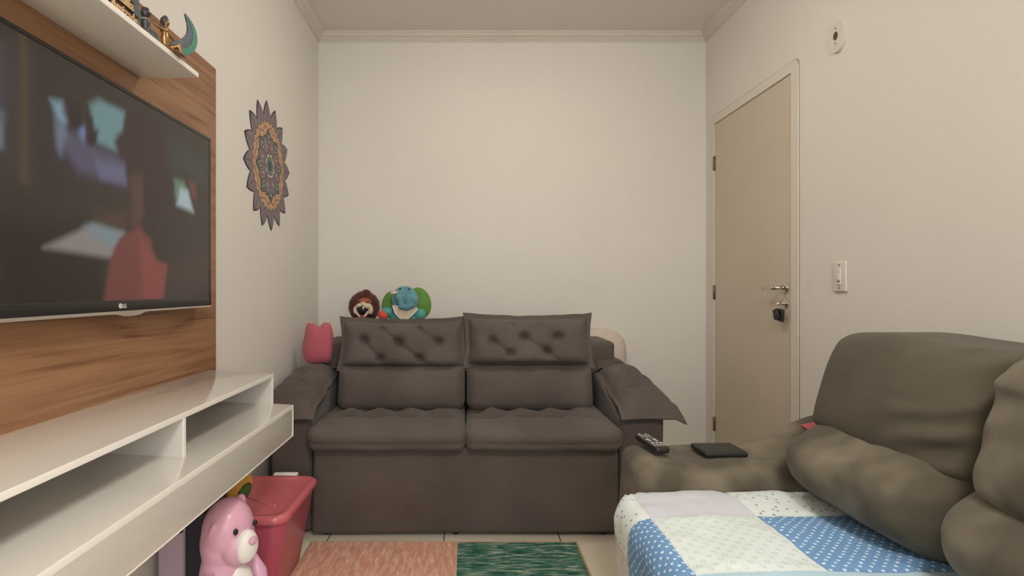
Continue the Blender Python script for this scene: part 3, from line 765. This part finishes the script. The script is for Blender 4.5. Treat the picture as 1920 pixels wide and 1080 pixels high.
# ------------------------------------------------------------------ things on the dark sofa
pc = mk('pink_cushion', pillow(.155, .205, .10, .003, 30, 36, (), (), -.04, .012, 2.6, .001, 3, None,
        lambda v: Vector((-.785 + v[0] * (1 - .14 * max(0, v[1] / .1) - .26 * max(0, -v[1] / .1) ** 4 - .10 * max(0, v[1] / .1) ** 6) + v[2] * .35, 2.950 - v[2] * .9 + v[1] * .15, -.286 + v[1] - (.018 * math.exp(-(v[0] / .025) ** 2) * max(0, v[1] / .1) ** 2)))), M['pinkc'])
tag(pc, 'small pink two-humped cushion standing on the left arm of the dark sofa', 'cushion')
wp_ = pillow(.36, .30, .12, .004, 40, 34, (), [(-.1, .02, .1, .05, .006, .02)], -.06, .01, 3.2, .004, 5, None, lambda v: Vector((.785 + v[0] * (1 - .22 * abs(v[1] / .15) ** 4), 3.44 - v[2] + v[1] * .12, -.405 + v[1] * (1 - .10 * abs(v[0] / .18) ** 3))))
n_ = len(wp_[0])
wo = mk('printed_pillow', wp_, M['pill'], uvs=[(v[0], v[2]) for v in wp_[0]])
tag(wo, 'pale cream printed pillow tucked behind the right arm of the dark sofa', 'pillow')

# lion
ly = 3.13
li = thing('toy_lion', (-.588, ly, -.285), 'brown plush lion with wide open mouth on top of the dark sofa', 'stuffed toy')
def pxy(x, y, Y): return ((x - 876) * Y / F, (541 - y) * Y / F)
def at(x, y, Y): a, b_ = pxy(x, y, Y); return Vector((a, Y, b_))
mane = [ell(at(683, 577, ly + .02), (.088, .05, .085))]
for i in range(11):
    a = math.radians(-30 + i * 24); p = at(683, 575, ly + .012) + Vector((math.cos(a) * .058, 0, math.sin(a) * .055))
    mane.append(ell(p, (.032, .035, .034), 10))
mane.append(ell(at(686, 551, ly), (.028, .03, .026), 10, R=Matrix.Rotation(-.3, 3, 'Y')))
mane.append(ell(at(680, 555, ly), (.035, .03, .024), 10, R=Matrix.Rotation(.5, 3, 'Y')))
blend(mk('mane', join(*mane), M['mane'], li), .005, 3)
blend(mk('body', join(ell((-.588, ly + .03, -.215), (.070, .055, .075)), ell((-.53, ly - .0, -.26), (.022, .045, .022)), ell((-.645, ly - .0, -.26), (.022, .045, .022))), M['lionskin'], li), .006, 4)
mk('face', ell(at(683, 568, ly - .03), (.040, .030, .028)), M['lionskin'], li)
mz = join(ell(at(674, 573, ly - .055), (.020, .022, .013), R=Matrix.Rotation(-.2, 3, 'Y')), ell(at(689, 574, ly - .055), (.024, .022, .016)), ell(at(681, 570, ly - .062), (.014, .018, .012)),
          ell(at(666, 582, ly - .05), (.010, .018, .024)), ell(at(695, 581, ly - .05), (.014, .018, .028)), tube([at(667, 582, ly - .055), at(671, 590, ly - .06), at(678, 597, ly - .062), at(685, 592, ly - .06), at(690, 584, ly - .056)], .008, 8))
blend(mk('muzzle', mz, M['cream'], li), .004, 4)
mk('mouth', ell(at(679, 581, ly - .062), (.027, .014, .025)), M['ink'], li)
mk('tongue', ell(at(679, 594, ly - .064), (.013, .012, .010)), M['tongue'], li)
mk('tooth', ell(at(681, 577, ly - .077), (.0055, .005, .0065), 8), M['whitep'], li)
for (x, y, r) in ((673, 566, 0), (690, 566, 0)): mk('eye', ell(at(x, y, ly - .058), (.006, .004, .0035), 8), M['ink'], li)
# elephant
ey = 3.10
el = thing('toy_elephant', (-.345, ey, -.285), 'blue plush elephant with green ears and raised trunk on top of the dark sofa', 'stuffed toy')
hd_ = [ell(at(759, 560, ey - .01), (.073, .062, .070)), ell(at(771, 562, ey - .055), (.040, .038, .052)), ell(at(748, 570, ey - .035), (.035, .03, .035))]
hd_.append(tube([at(752, 548, ey - .055), at(748, 560, ey - .085), at(752, 575, ey - .09), at(762, 577, ey - .08), at(775, 572, ey - .085), at(779, 558, ey - .09)], [.022, .020, .018, .018, .018, .016], 12))
blend(mk('head', join(*hd_), M['blue'], el), .005, 2)
def ear(cx, cy, rx, rz, rt, Y):
    return ell(at(cx, cy, Y), (rx, .014, rz), 14, lambda v: v + Vector((0, .25 * v[0] ** 2 / .08, 0)), Matrix.Rotation(rt, 3, 'Y'))
mk('ear', ear(787, 568, .062, .088, -.25, ey + .02), M['green'], el)
mk('ear', ear(731, 569, .045, .070, .25, ey + .02), M['green'], el)
mk('tusk', tube([at(747, 548, ey - .055), at(739, 549, ey - .075), at(732, 550, ey - .085)], [.009, .008, .006], 10), M['cream'], el)
for (x, y) in ((750, 541), (767, 542)): mk('eye', ell(at(x, y, ey - .052 + (.0 if x < 760 else -.006)), (.006, .005, .004), 8), M['ink'], el)
bod = [ell(at(758, 605, ey - .01), (.085, .055, .075)), ell(at(727, 585, ey - .02), (.038, .035, .030)), ell(at(787, 590, ey - .02), (.036, .035, .036))]
blend(mk('body', join(*bod), M['teal'], el), .006, 4)
mk('foot', ell(at(718, 591, ey - .04), (.030, .024, .026), R=Matrix.Rotation(.6, 3, 'Y')), M['orange'], el)
bib = [(736, 573), (750, 575), (768, 576), (781, 577), (784, 579), (776, 588), (766, 597), (758, 601), (750, 597), (741, 588)]
P = [pxy(x, y, ey - .075) for x, y in bib]
mk('bib', xf(prism(P, ey - .079, ey - .070, 'Y'), lambda v: v), M['cream'], el, 'auto')
mk('bib_hem', tube([at(x, y, ey - .080) for x, y in bib + [bib[0]]], .003, 6), M['whitep'], el)
# ------------------------------------------------------------------ taupe sofa on the right
s2 = thing('recliner_sofa', (1.0, 1.1, ZF), 'taupe suede sofa along the right wall with brushed patchy fabric and loose back cushions', 'sofa')
def armfn(v, h):
    x = v[0] + .991
    top = max(0, v[2] / h[2]) ** 2
    z = v[2] + .095 * max(0, min(1, (x - .86) / .30)) ** 2 * (3 - 2 * max(0, min(1, (x - .86) / .30))) * top
    z += -.008 * top * math.exp(-((x - .62) / .12) ** 2)
    y = v[1] - .02 * (1 - (v[2] / h[2]) ** 2) * (v[1] < 0)
    xx = v[0] - .010 * max(0, -v[0] / h[0]) ** 6 * (1 - (v[2] / h[2]) ** 2)
    return Vector((xx, y, z)) + Vector((noise.noise(v * 8), noise.noise(v * 8 + Vector((4, 0, 0))), noise.noise(v * 9 + Vector((9, 0, 0))))) * .006
mk('far_arm', box(.500, 1.482, 1.585, 1.845, -1.03, -.500, .045, 6, (40, 10, 18), armfn), M['suede2'], s2)
mk('near_arm', box(.470, 1.482, .27, .52, -1.03, -.520, .045, 5, (20, 6, 8), wob(.006, 6, 2)), M['suede2'], s2)
mk('base', box(.455, 1.46, .52, 1.585, -1.045, -.66, .02, 3, (10, 12, 5), wob(.006, 4, 4)), M['suede2'], s2)
for y in (.82, 1.35):
    mk('seat_cushion', box(.432, 1.30, y - .262 if y < 1 else 1.085, y + .262 if y < 1 else 1.575, -.72, -.580, .045, 4, (14, 10, 4), wob(.004, 5, y)), M['suede2'], s2)
mk('back_frame', box(1.22, 1.485, .30, 1.60, -1.03, -.16, .05, 4, (6, 20, 14), wob(.006, 4, 6)), M['suede3'], s2)
for (x, y) in ((.52, .34), (.52, 1.75), (1.4, .34), (1.4, 1.75)): mk('leg', box(x - .025, x + .025, y - .025, y + .025, ZF, -1.03, .004), M['black'], s2)
def wrink(v, sd, a):
    return a * noise.noise(Vector((v[0] * 5 + sd, v[1] * 5, v[2] * 22)))
def lum2(y0, y1, sd):
    cyy = (y0 + y1) / 2
    def fn(v, h):
        t = v[1] / h[1]; f = max(0, -v[0] / h[0])
        # lower roll: bulges towards the seat, ends rounded
        x = v[0] - .07 * f * (1 - abs(t) ** 3) * (1 - (v[2] / h[2]) ** 2)
        z = v[2] + .0 - .05 * (v[2] > 0) * f ** 1.5 * (v[2] / h[2]) - .025 * max(0, v[2] / h[2]) * abs(t) ** 3
        nn = noise.noise(Vector((v[0] * 6, v[1] * 7 + sd, v[2] * 6))) * .014 + noise.noise(Vector((v[0] * 16, v[1] * 18 + sd, v[2] * 14))) * .005
        x -= nn
        cr = math.exp(-((v[1] + (.12 if sd < 3 else -.5)) / .02 - v[2] / .03) ** 2) * .0
        return Vector((x, v[1], z + nn * .6 - cr))
    return box(.915, 1.26, y0, y1, -.575, -.325, .095, 8, (14, 30, 8), fn)
mk('lower_back_cushion', lum2(1.095, 1.600, 2), M['suede2'], s2)
mk('lower_back_cushion', lum2(.50, 1.105, 7), M['suede2'], s2)
def up2(y0, y1, sd, zoff=0, xoff=0):
    def fn(v, h):
        t = v[1] / h[1]; zz = v[2] / h[2]; f = max(0, -v[0] / h[0])
        x = v[0] - .045 * f * (1 - abs(t) ** 4) * (1 - abs(zz) ** 4) + .075 * (zz * .5 + .5) - .03
        z = v[2] + .006 * math.sin(t * 2) - (.016 * max(0, t) ** 3 * max(0, zz) if sd < 5 else 0)
        if sd > 5: x -= f * (.016 * math.exp(-((zz - .62) / .10) ** 2) * max(0, t) + .006 * math.exp(-((zz - .15) / .2) ** 2) * max(0, t))
        # gathered wrinkles near the inner (near) end
        g_ = max(0, (-t - .15) / .85) if sd < 5 else max(0, (t - .1) / .9)
        wv = math.sin(v[2] * 95 + t * 9 + 2 * noise.noise(v * 8)) * max(0, noise.noise(Vector((v[1] * 6, v[2] * 10, sd))) + .25)
        x -= (.024 if sd < 5 else .003) * g_ * wv * f
        x -= .012 * noise.noise(Vector((v[1] * 5 + sd, v[2] * 5, 0))) * f
        y = v[1] * (1 + .02 * (1 - zz * zz)) - (.030 * max(0, t) * (zz * .5 + .5) if sd < 5 else .0)
        z -= .020 * f * (zz < 0) * (1 - t * t) * -zz
        return Vector((x, y, z))
    return box(1.005 + xoff, 1.235 + xoff, y0, y1, -.395 + zoff, -.118 + zoff, .032 if sd < 5 else .045, 7, (8, 44, 30), fn)
mk('upper_back_cushion', up2(1.105, 1.605, 1), M['suede3'], s2)
mk('upper_back_cushion', up2(.52, 1.072, 9, -.010, -.03), M['suede2'], s2)
# ------------------------------------------------------------------ quilt
q = thing('patchwork_quilt', (.70, 1.1, -.60), 'blue and white patchwork quilt covering the seat of the taupe sofa', 'quilt')
# cross-section path from the back cushion over the front edge and down
path = [(1.02, -.562), (.99, -.562), (.85, -.561), (.72, -.560), (.60, -.560), (.52, -.561), (.47, -.565)]
cx_, cz_, R_ = .455, -.625, .058
for i in range(1, 9):
    a = math.radians(80 + 100 * i / 8)
    path.append((cx_ + R_ * math.cos(a) * .95, cz_ + R_ * math.sin(a)))
path += [(.402, -.68), (.404, -.73), (.410, -.78), (.418, -.83), (.428, -.86)]
# resample
cum = [0]
for a, b_ in zip(path, path[1:]): cum.append(cum[-1] + math.hypot(a[0] - b_[0], a[1] - b_[1]))
def pp(s):
    s = max(0, min(cum[-1], s))
    for i in range(len(cum) - 1):
        if s <= cum[i + 1] + 1e-9:
            t = (s - cum[i]) / (cum[i + 1] - cum[i]); return path[i][0] + (path[i + 1][0] - path[i][0]) * t, path[i][1] + (path[i + 1][1] - path[i][1]) * t
sb = [0, .030, .300, .570, .700, .840, cum[-1]]     # patch columns along the path: x = .99, .72, .45, then down the front
sb = [0.0, .030, .300, .565, .705, cum[-1]]
ycol = [.56, .85, 1.118, 1.392, 1.578]
# patch colours [row][col]; rows near -> far, cols back -> front
names = ['q_ice', 'q_circ', 'q_blue', 'q_star', 'q_lil', 'q_pink']
grid = [['q_star', 'q_lil', 'q_circ', 'q_star', 'q_star'],
        ['q_ice', 'q_ice', 'q_ice', 'q_blue', 'q_pink'],
        ['q_blue', 'q_blue', 'q_circ', 'q_blue', 'q_blue'],
        ['q_star', 'q_star', 'q_lil', 'q_star', 'q_pink']]
SS = []; 
for a, b_ in zip(sb, sb[1:]):
    n = max(2, int((b_ - a) / .012)); SS += [a + (b_ - a) * i / n for i in range(n)]
SS.append(sb[-1])
YY = []
for a, b_ in zip(ycol, ycol[1:]):
    n = max(2, int((b_ - a) / .012)); YY += [a + (b_ - a) * i / n for i in range(n)]
YY.append(ycol[-1])
V = []; uv = []; Fa = []; fmq = []
for s in SS:
    for y in YY:
        x, z = pp(s)
        # far end rounds off towards the arm; seam lines dip a little
        e = max(0, (y - 1.50) / .078)
        front = 1 if s > .6 else 0
        x2 = x + .030 * e * e * max(0, min(1, (s - .5) / .12)); z2 = z - .012 * e ** 3 * (1 - front) 
        dip = 0
        for b_ in ycol[1:-1]: dip += math.exp(-((y - b_) / .007) ** 2)
        for b_ in sb[1:-1]: dip += math.exp(-((s - b_) / .007) ** 2)
        puff = .006 * noise.noise(Vector((s * 9, y * 9, 0))) + .003 * noise.noise(Vector((s * 28, y * 28, 3))) - .0035 * min(1, dip)
        wy = .010 * noise.noise(Vector((s * 5, y * 3, 7)))
        wave = .012 * front * math.sin(y * 22 + 1) * min(1, max(0, (s - .62) / .2))
        if front: x2 -= puff + wave * .5
        else: z2 += puff
        V.append(Vector((x2, y + wy * (1 if 1.0 < y < 1.5 else .3), z2))); uv.append((s, y))
ny = len(YY)
for i in range(len(SS) - 1):
    for j in range(ny - 1):
        Fa.append((i * ny + j, (i + 1) * ny + j, (i + 1) * ny + j + 1, i * ny + j + 1))
        sm = (SS[i] + SS[i + 1]) / 2; ym = (YY[j] + YY[j + 1]) / 2
        ci = max(k for k in range(len(sb) - 1) if sb[k] <= sm); ri = max(k for k in range(len(ycol) - 1) if ycol[k] <= ym)
        fmq.append(names.index(grid[ri][ci]))
qo = mk('quilt_top', (V, Fa), None, q, mats=[M[n] for n in names], fm=fmq, uvs=uv)
sol = qo.modifiers.new('thickness', 'SOLIDIFY'); sol.thickness = .010; sol.offset = -1

# ------------------------------------------------------------------ on the arm of the taupe sofa
rc = thing('remote_control', (.573, 1.755, -.494), 'black remote control with grey buttons on the end of the taupe sofa arm', 'remote control')
RM = Matrix.Rotation(.10, 3, 'Z'); rcc = Vector((.575, 1.745, -.485))
def rp(g): return xf(g, lambda v: RM @ v + rcc + Vector((0, 0, .004 - .03 * abs(v[1]) * 0)))
mk('case', rp(box(-.022, .022, -.080, .080, -.011, .009, .007, 3, (2, 8, 1))), M['black'], rc)
for i, (u, v_, r_) in enumerate([(-.012, .068, .004), (.010, .068, .003), (-.012, .052, .003), (0, .052, .003), (.012, .052, .003), (-.012, .038, .003), (0, .038, .003), (.012, .038, .003), (-.011, .006, .006), (.011, .006, .006), (-.011, -.012, .004), (.011, -.012, .004), (-.013, -.036, .0055), (0, -.036, .005), (.013, -.036, .0055)]):
    mk('button', rp(cyl((u, v_, .0095), r_, .003, 'Z', 12, .0008)), M['btn'], rc)
mk('band', rp(box(-.020, .020, -.058, -.055, .0085, .0102, .0005)), M['btn'], rc)
wl = mk('wallet', rot(xf(box(.703, .832, 1.655, 1.762, -.500, -.484, .007, 4, (4, 4, 1)), lambda v: v + Vector((.18 * (v[1] - 1.7) * -.10, 0, 0))), .02, 'Z', (.77, 1.7, -.49)), M['phone'], base=(.767, 1.71, -.5))
tag(wl, 'flat black wallet lying on the taupe sofa arm right of the remote', 'wallet')
pk = mk('pink_card', rot(rot(box(1.035, 1.15, 1.69, 1.755, -.416, -.413, .001), -.30, 'Y', (1.09, 1.72, -.415)), -.25, 'Z', (1.09, 1.7, -.43)), M['red'], base=(1.09, 1.7, -.44))
tag(pk, 'flat pink piece of card on the taupe sofa arm behind the cushions', 'card')

# ------------------------------------------------------------------ rug
rz = ZF
rg = thing('patchwork_rug', (-.1, 2.06, ZF), 'patchwork rug of salmon and green fields on the tiled floor', 'rug')
mk('salmon_field', box(-.655, -.040, 1.75, 2.372, rz, rz + .006, .002), M['rug_s'], rg, 'auto')['label'] = 'salmon pink streaked field'
mk('green_field', box(-.040, .458, 1.75, 2.372, rz, rz + .006, .002), M['rug_g'], rg, 'auto')['label'] = 'dark green streaked field'
mk('binding', join(box(.458, .466, 1.75, 2.378, rz, rz + .007, .002), box(-.663, -.655, 1.75, 2.378, rz, rz + .007, .002), box(-.655, .458, 2.372, 2.378, rz, rz + .007, .002)), M['rug_e'], rg, 'auto')

# ------------------------------------------------------------------ pink storage bin
bn = thing('storage_bin', (-.76, 2.06, ZF), 'raspberry pink plastic storage bin with lid under the end of the white unit', 'storage bin')
def rrect(x0, x1, y0, y1, r, n=6):
    P = []
    for (cx, cy, a) in ((x1 - r, y1 - r, 0), (x0 + r, y1 - r, 90), (x0 + r, y0 + r, 180), (x1 - r, y0 + r, 270)):
        for i in range(n + 1):
            t = math.radians(a + 90 * i / n); P.append((cx + r * math.cos(t), cy + r * math.sin(t)))
    return P
def loft(levels, n=6, cap=(True, True)):
    V = []; Fa = []; k = None
    for (x0, x1, y0, y1, r, z) in levels:
        P = rrect(x0, x1, y0, y1, r, n); k = len(P); V += [Vector((a, b_, z)) for a, b_ in P]
    for i in range(len(levels) - 1):
        for j in range(k): Fa.append((i * k + j, i * k + (j + 1) % k, (i + 1) * k + (j + 1) % k, (i + 1) * k + j))
    if cap[0]: Fa.append(tuple(range(k)))
    if cap[1]: Fa.append(tuple(range((len(levels) - 1) * k, len(levels) * k)))
    return V, Fa
bx0, bx1, by0, by1 = -.915, -.600, 1.85, 2.28
mk('tub', loft([(bx0 + .045, bx1 - .066, by0 + .045, by1 - .035, .04, ZF + .001), (bx0 + .04, bx1 - .062, by0 + .04, by1 - .03, .045, ZF + .010), (bx0 + .02, bx1 - .013, by0 + .018, by1 - .015, .05, -.80), (bx0 + .010, bx1 - .008, by0 + .012, by1 - .01, .05, -.785)]), M['bin'], bn, 'auto')
def lidfn(v):
    c = Vector(((bx0 + bx1) / 2, (by0 + by1) / 2)); 
    return v
mk('lid', loft([(bx0 + .004, bx1 - .004, by0 + .004, by1 - .004, .055, -.787), (bx0, bx1, by0, by1, .058, -.782), (bx0, bx1, by0, by1, .058, -.768), (bx0 + .006, bx1 - .006, by0 + .006, by1 - .006, .055, -.760),
             (bx0 + .020, bx1 - .020, by0 + .020, by1 - .020, .045, -.7595), (bx0 + .030, bx1 - .030, by0 + .030, by1 - .030, .04, -.763), (bx0 + .05, bx1 - .05, by0 + .05, by1 - .05, .03, -.764)], 8), M['binlid'], bn)
mk('lid_ridge', tube([(-.86 + .19 * t, 2.02 + .05 * math.cos(t * 3.1), -.7635) for t in [i / 12 for i in range(13)]], .004, 8, .6), M['binlid'], bn)
mk('clip', join(box(-.785, -.690, by1 - .002, by1 + .012, -.790, -.752, .004, 3), box(-.785, -.690, by1 - .018, by1 + .010, -.758, -.750, .003, 3)), M['whitep'], bn)['label'] = 'white clip'
# ball
bc = Vector((-.826, 1.955, -.758 + .071))
def ballgeo():
    return ell(bc, (.071, .071, .071), 60)
V, Fa = ballgeo()
hexs = [Vector((math.cos(a) * math.cos(e), math.sin(a) * math.cos(e), math.sin(e))) for (a, e) in [(math.radians(-118), math.radians(8)), (math.radians(-170), .2), (math.radians(-20), -.3), (math.radians(60), .3), (math.radians(130), -.2), (0, 1.4), (1, -1.2), (math.radians(-62), math.radians(50))]]
fb = []
for f in Fa:
    c = sum((V[i] for i in f), Vector()) / len(f) - bc; c.normalize()
    dmx = max(c.dot(h_) for h_ in hexs)
    fb.append(1 if dmx > .90 else (2 if dmx > .872 else 0))
bo = mk('toy_ball', (V, Fa), None, None, True, base=(bc[0], bc[1], bc[2] - .071), mats=[M['by'], M['bg'], M['ink']], fm=fb)
tag(bo, 'small yellow and green ball on the lid of the pink bin', 'ball')

# ------------------------------------------------------------------ pink bear and lilac box under the unit
by_ = 1.60
be = thing('toy_bear', (-.69, by_, ZF), 'glossy pink plastic bear with white muzzle and belly beside the pink bin', 'toy')
fd = Vector((.90, -.436, 0)).normalized()      # the way it faces
sd_ = Vector((.436, .90, 0))
RB = Matrix((( fd[0], sd_[0], 0), (fd[1], sd_[1], 0), (0, 0, 1)))   # local x = forward, y = its left, z = up
hc = at(428, 995, by_)
def bp(x, y, z): return hc + RB @ Vector((x, y, z))
bg_ = [ell(hc, (.070, .072, .094), R=RB), ell(bp(-.008, 0, -.03), (.066, .072, .10), R=RB), ell(bp(.045, 0, -.035), (.040, .055, .050), R=RB),
       ell(bp(-.010, .0, -.18), (.070, .078, .20), R=RB), ell(bp(-.012, 0, -.34), (.085, .09, .07), R=RB), ell(bp(-.004, .048, .068), (.012, .018, .022), R=RB), ell(bp(.010, -.066, .018), (.006, .008, .030), R=RB @ Matrix.Rotation(.25, 3, 'Y'))]
blend(mk('body', join(*bg_), M['bear'], be), .004, 8)
mk('muzzle', ell(bp(.070, 0, -.030), (.028, .036, .046), 20, R=RB), M['whitep'], be)
mk('nose', ell(bp(.096, 0, -.010), (.008, .014, .012), R=RB), M['bear'], be)
mk('belly', ell(bp(.035, .0, -.20), (.048, .055, .12), 20, R=RB), M['whitep'], be)
for s in (1, -1):
    mk('eye', ell(bp(.068, s * .034, .022), (.006, .007, .009), 10, R=RB), M['ink'], be)
for s in (1, -1):
    mk('arm', tube([bp(0, s * .070, -.10), bp(.030, s * .085, -.15), bp(.062, s * .072, -.20)], [.022, .024, .018], 14), M['bear'], be)
lb = thing('toy_box', (-.84, 1.72, ZF), 'lilac box with a black band between the pink bear and the left wall', 'box')
mk('body', box(-.910, -.830, 1.64, 1.80, ZF, -.69, .012, 3), M['lilac'], lb)
mk('band', box(-.831, -.768, 1.645, 1.80, ZF, -.54, .010, 3), M['navy'], lb)['label'] = 'black band'
mk('latch', box(-.872, -.833, 1.632, 1.645, -.715, -.695, .003), M['ink'], lb)

# ------------------------------------------------------------------ ceiling lamp (just above the frame)
cl = thing('ceiling_lamp', (.30, 2.22, ZC - .08), 'round frosted flush ceiling lamp near the back wall', 'lamp')
mk('base', cyl((.30, 2.22, ZC - .010), .15, .020, 'Z', 48), M['plate'], cl)
mk('shade', lathe((.30, 2.22, ZC), [(.145, -.020), (.148, -.035), (.135, -.055), (.10, -.070), (.05, -.078), (.002, -.080)], 'Z', 48), mat('lit_shade', (.8, .78, .72), .5, .3, emit=(27, 25.4, 22.5)), cl)
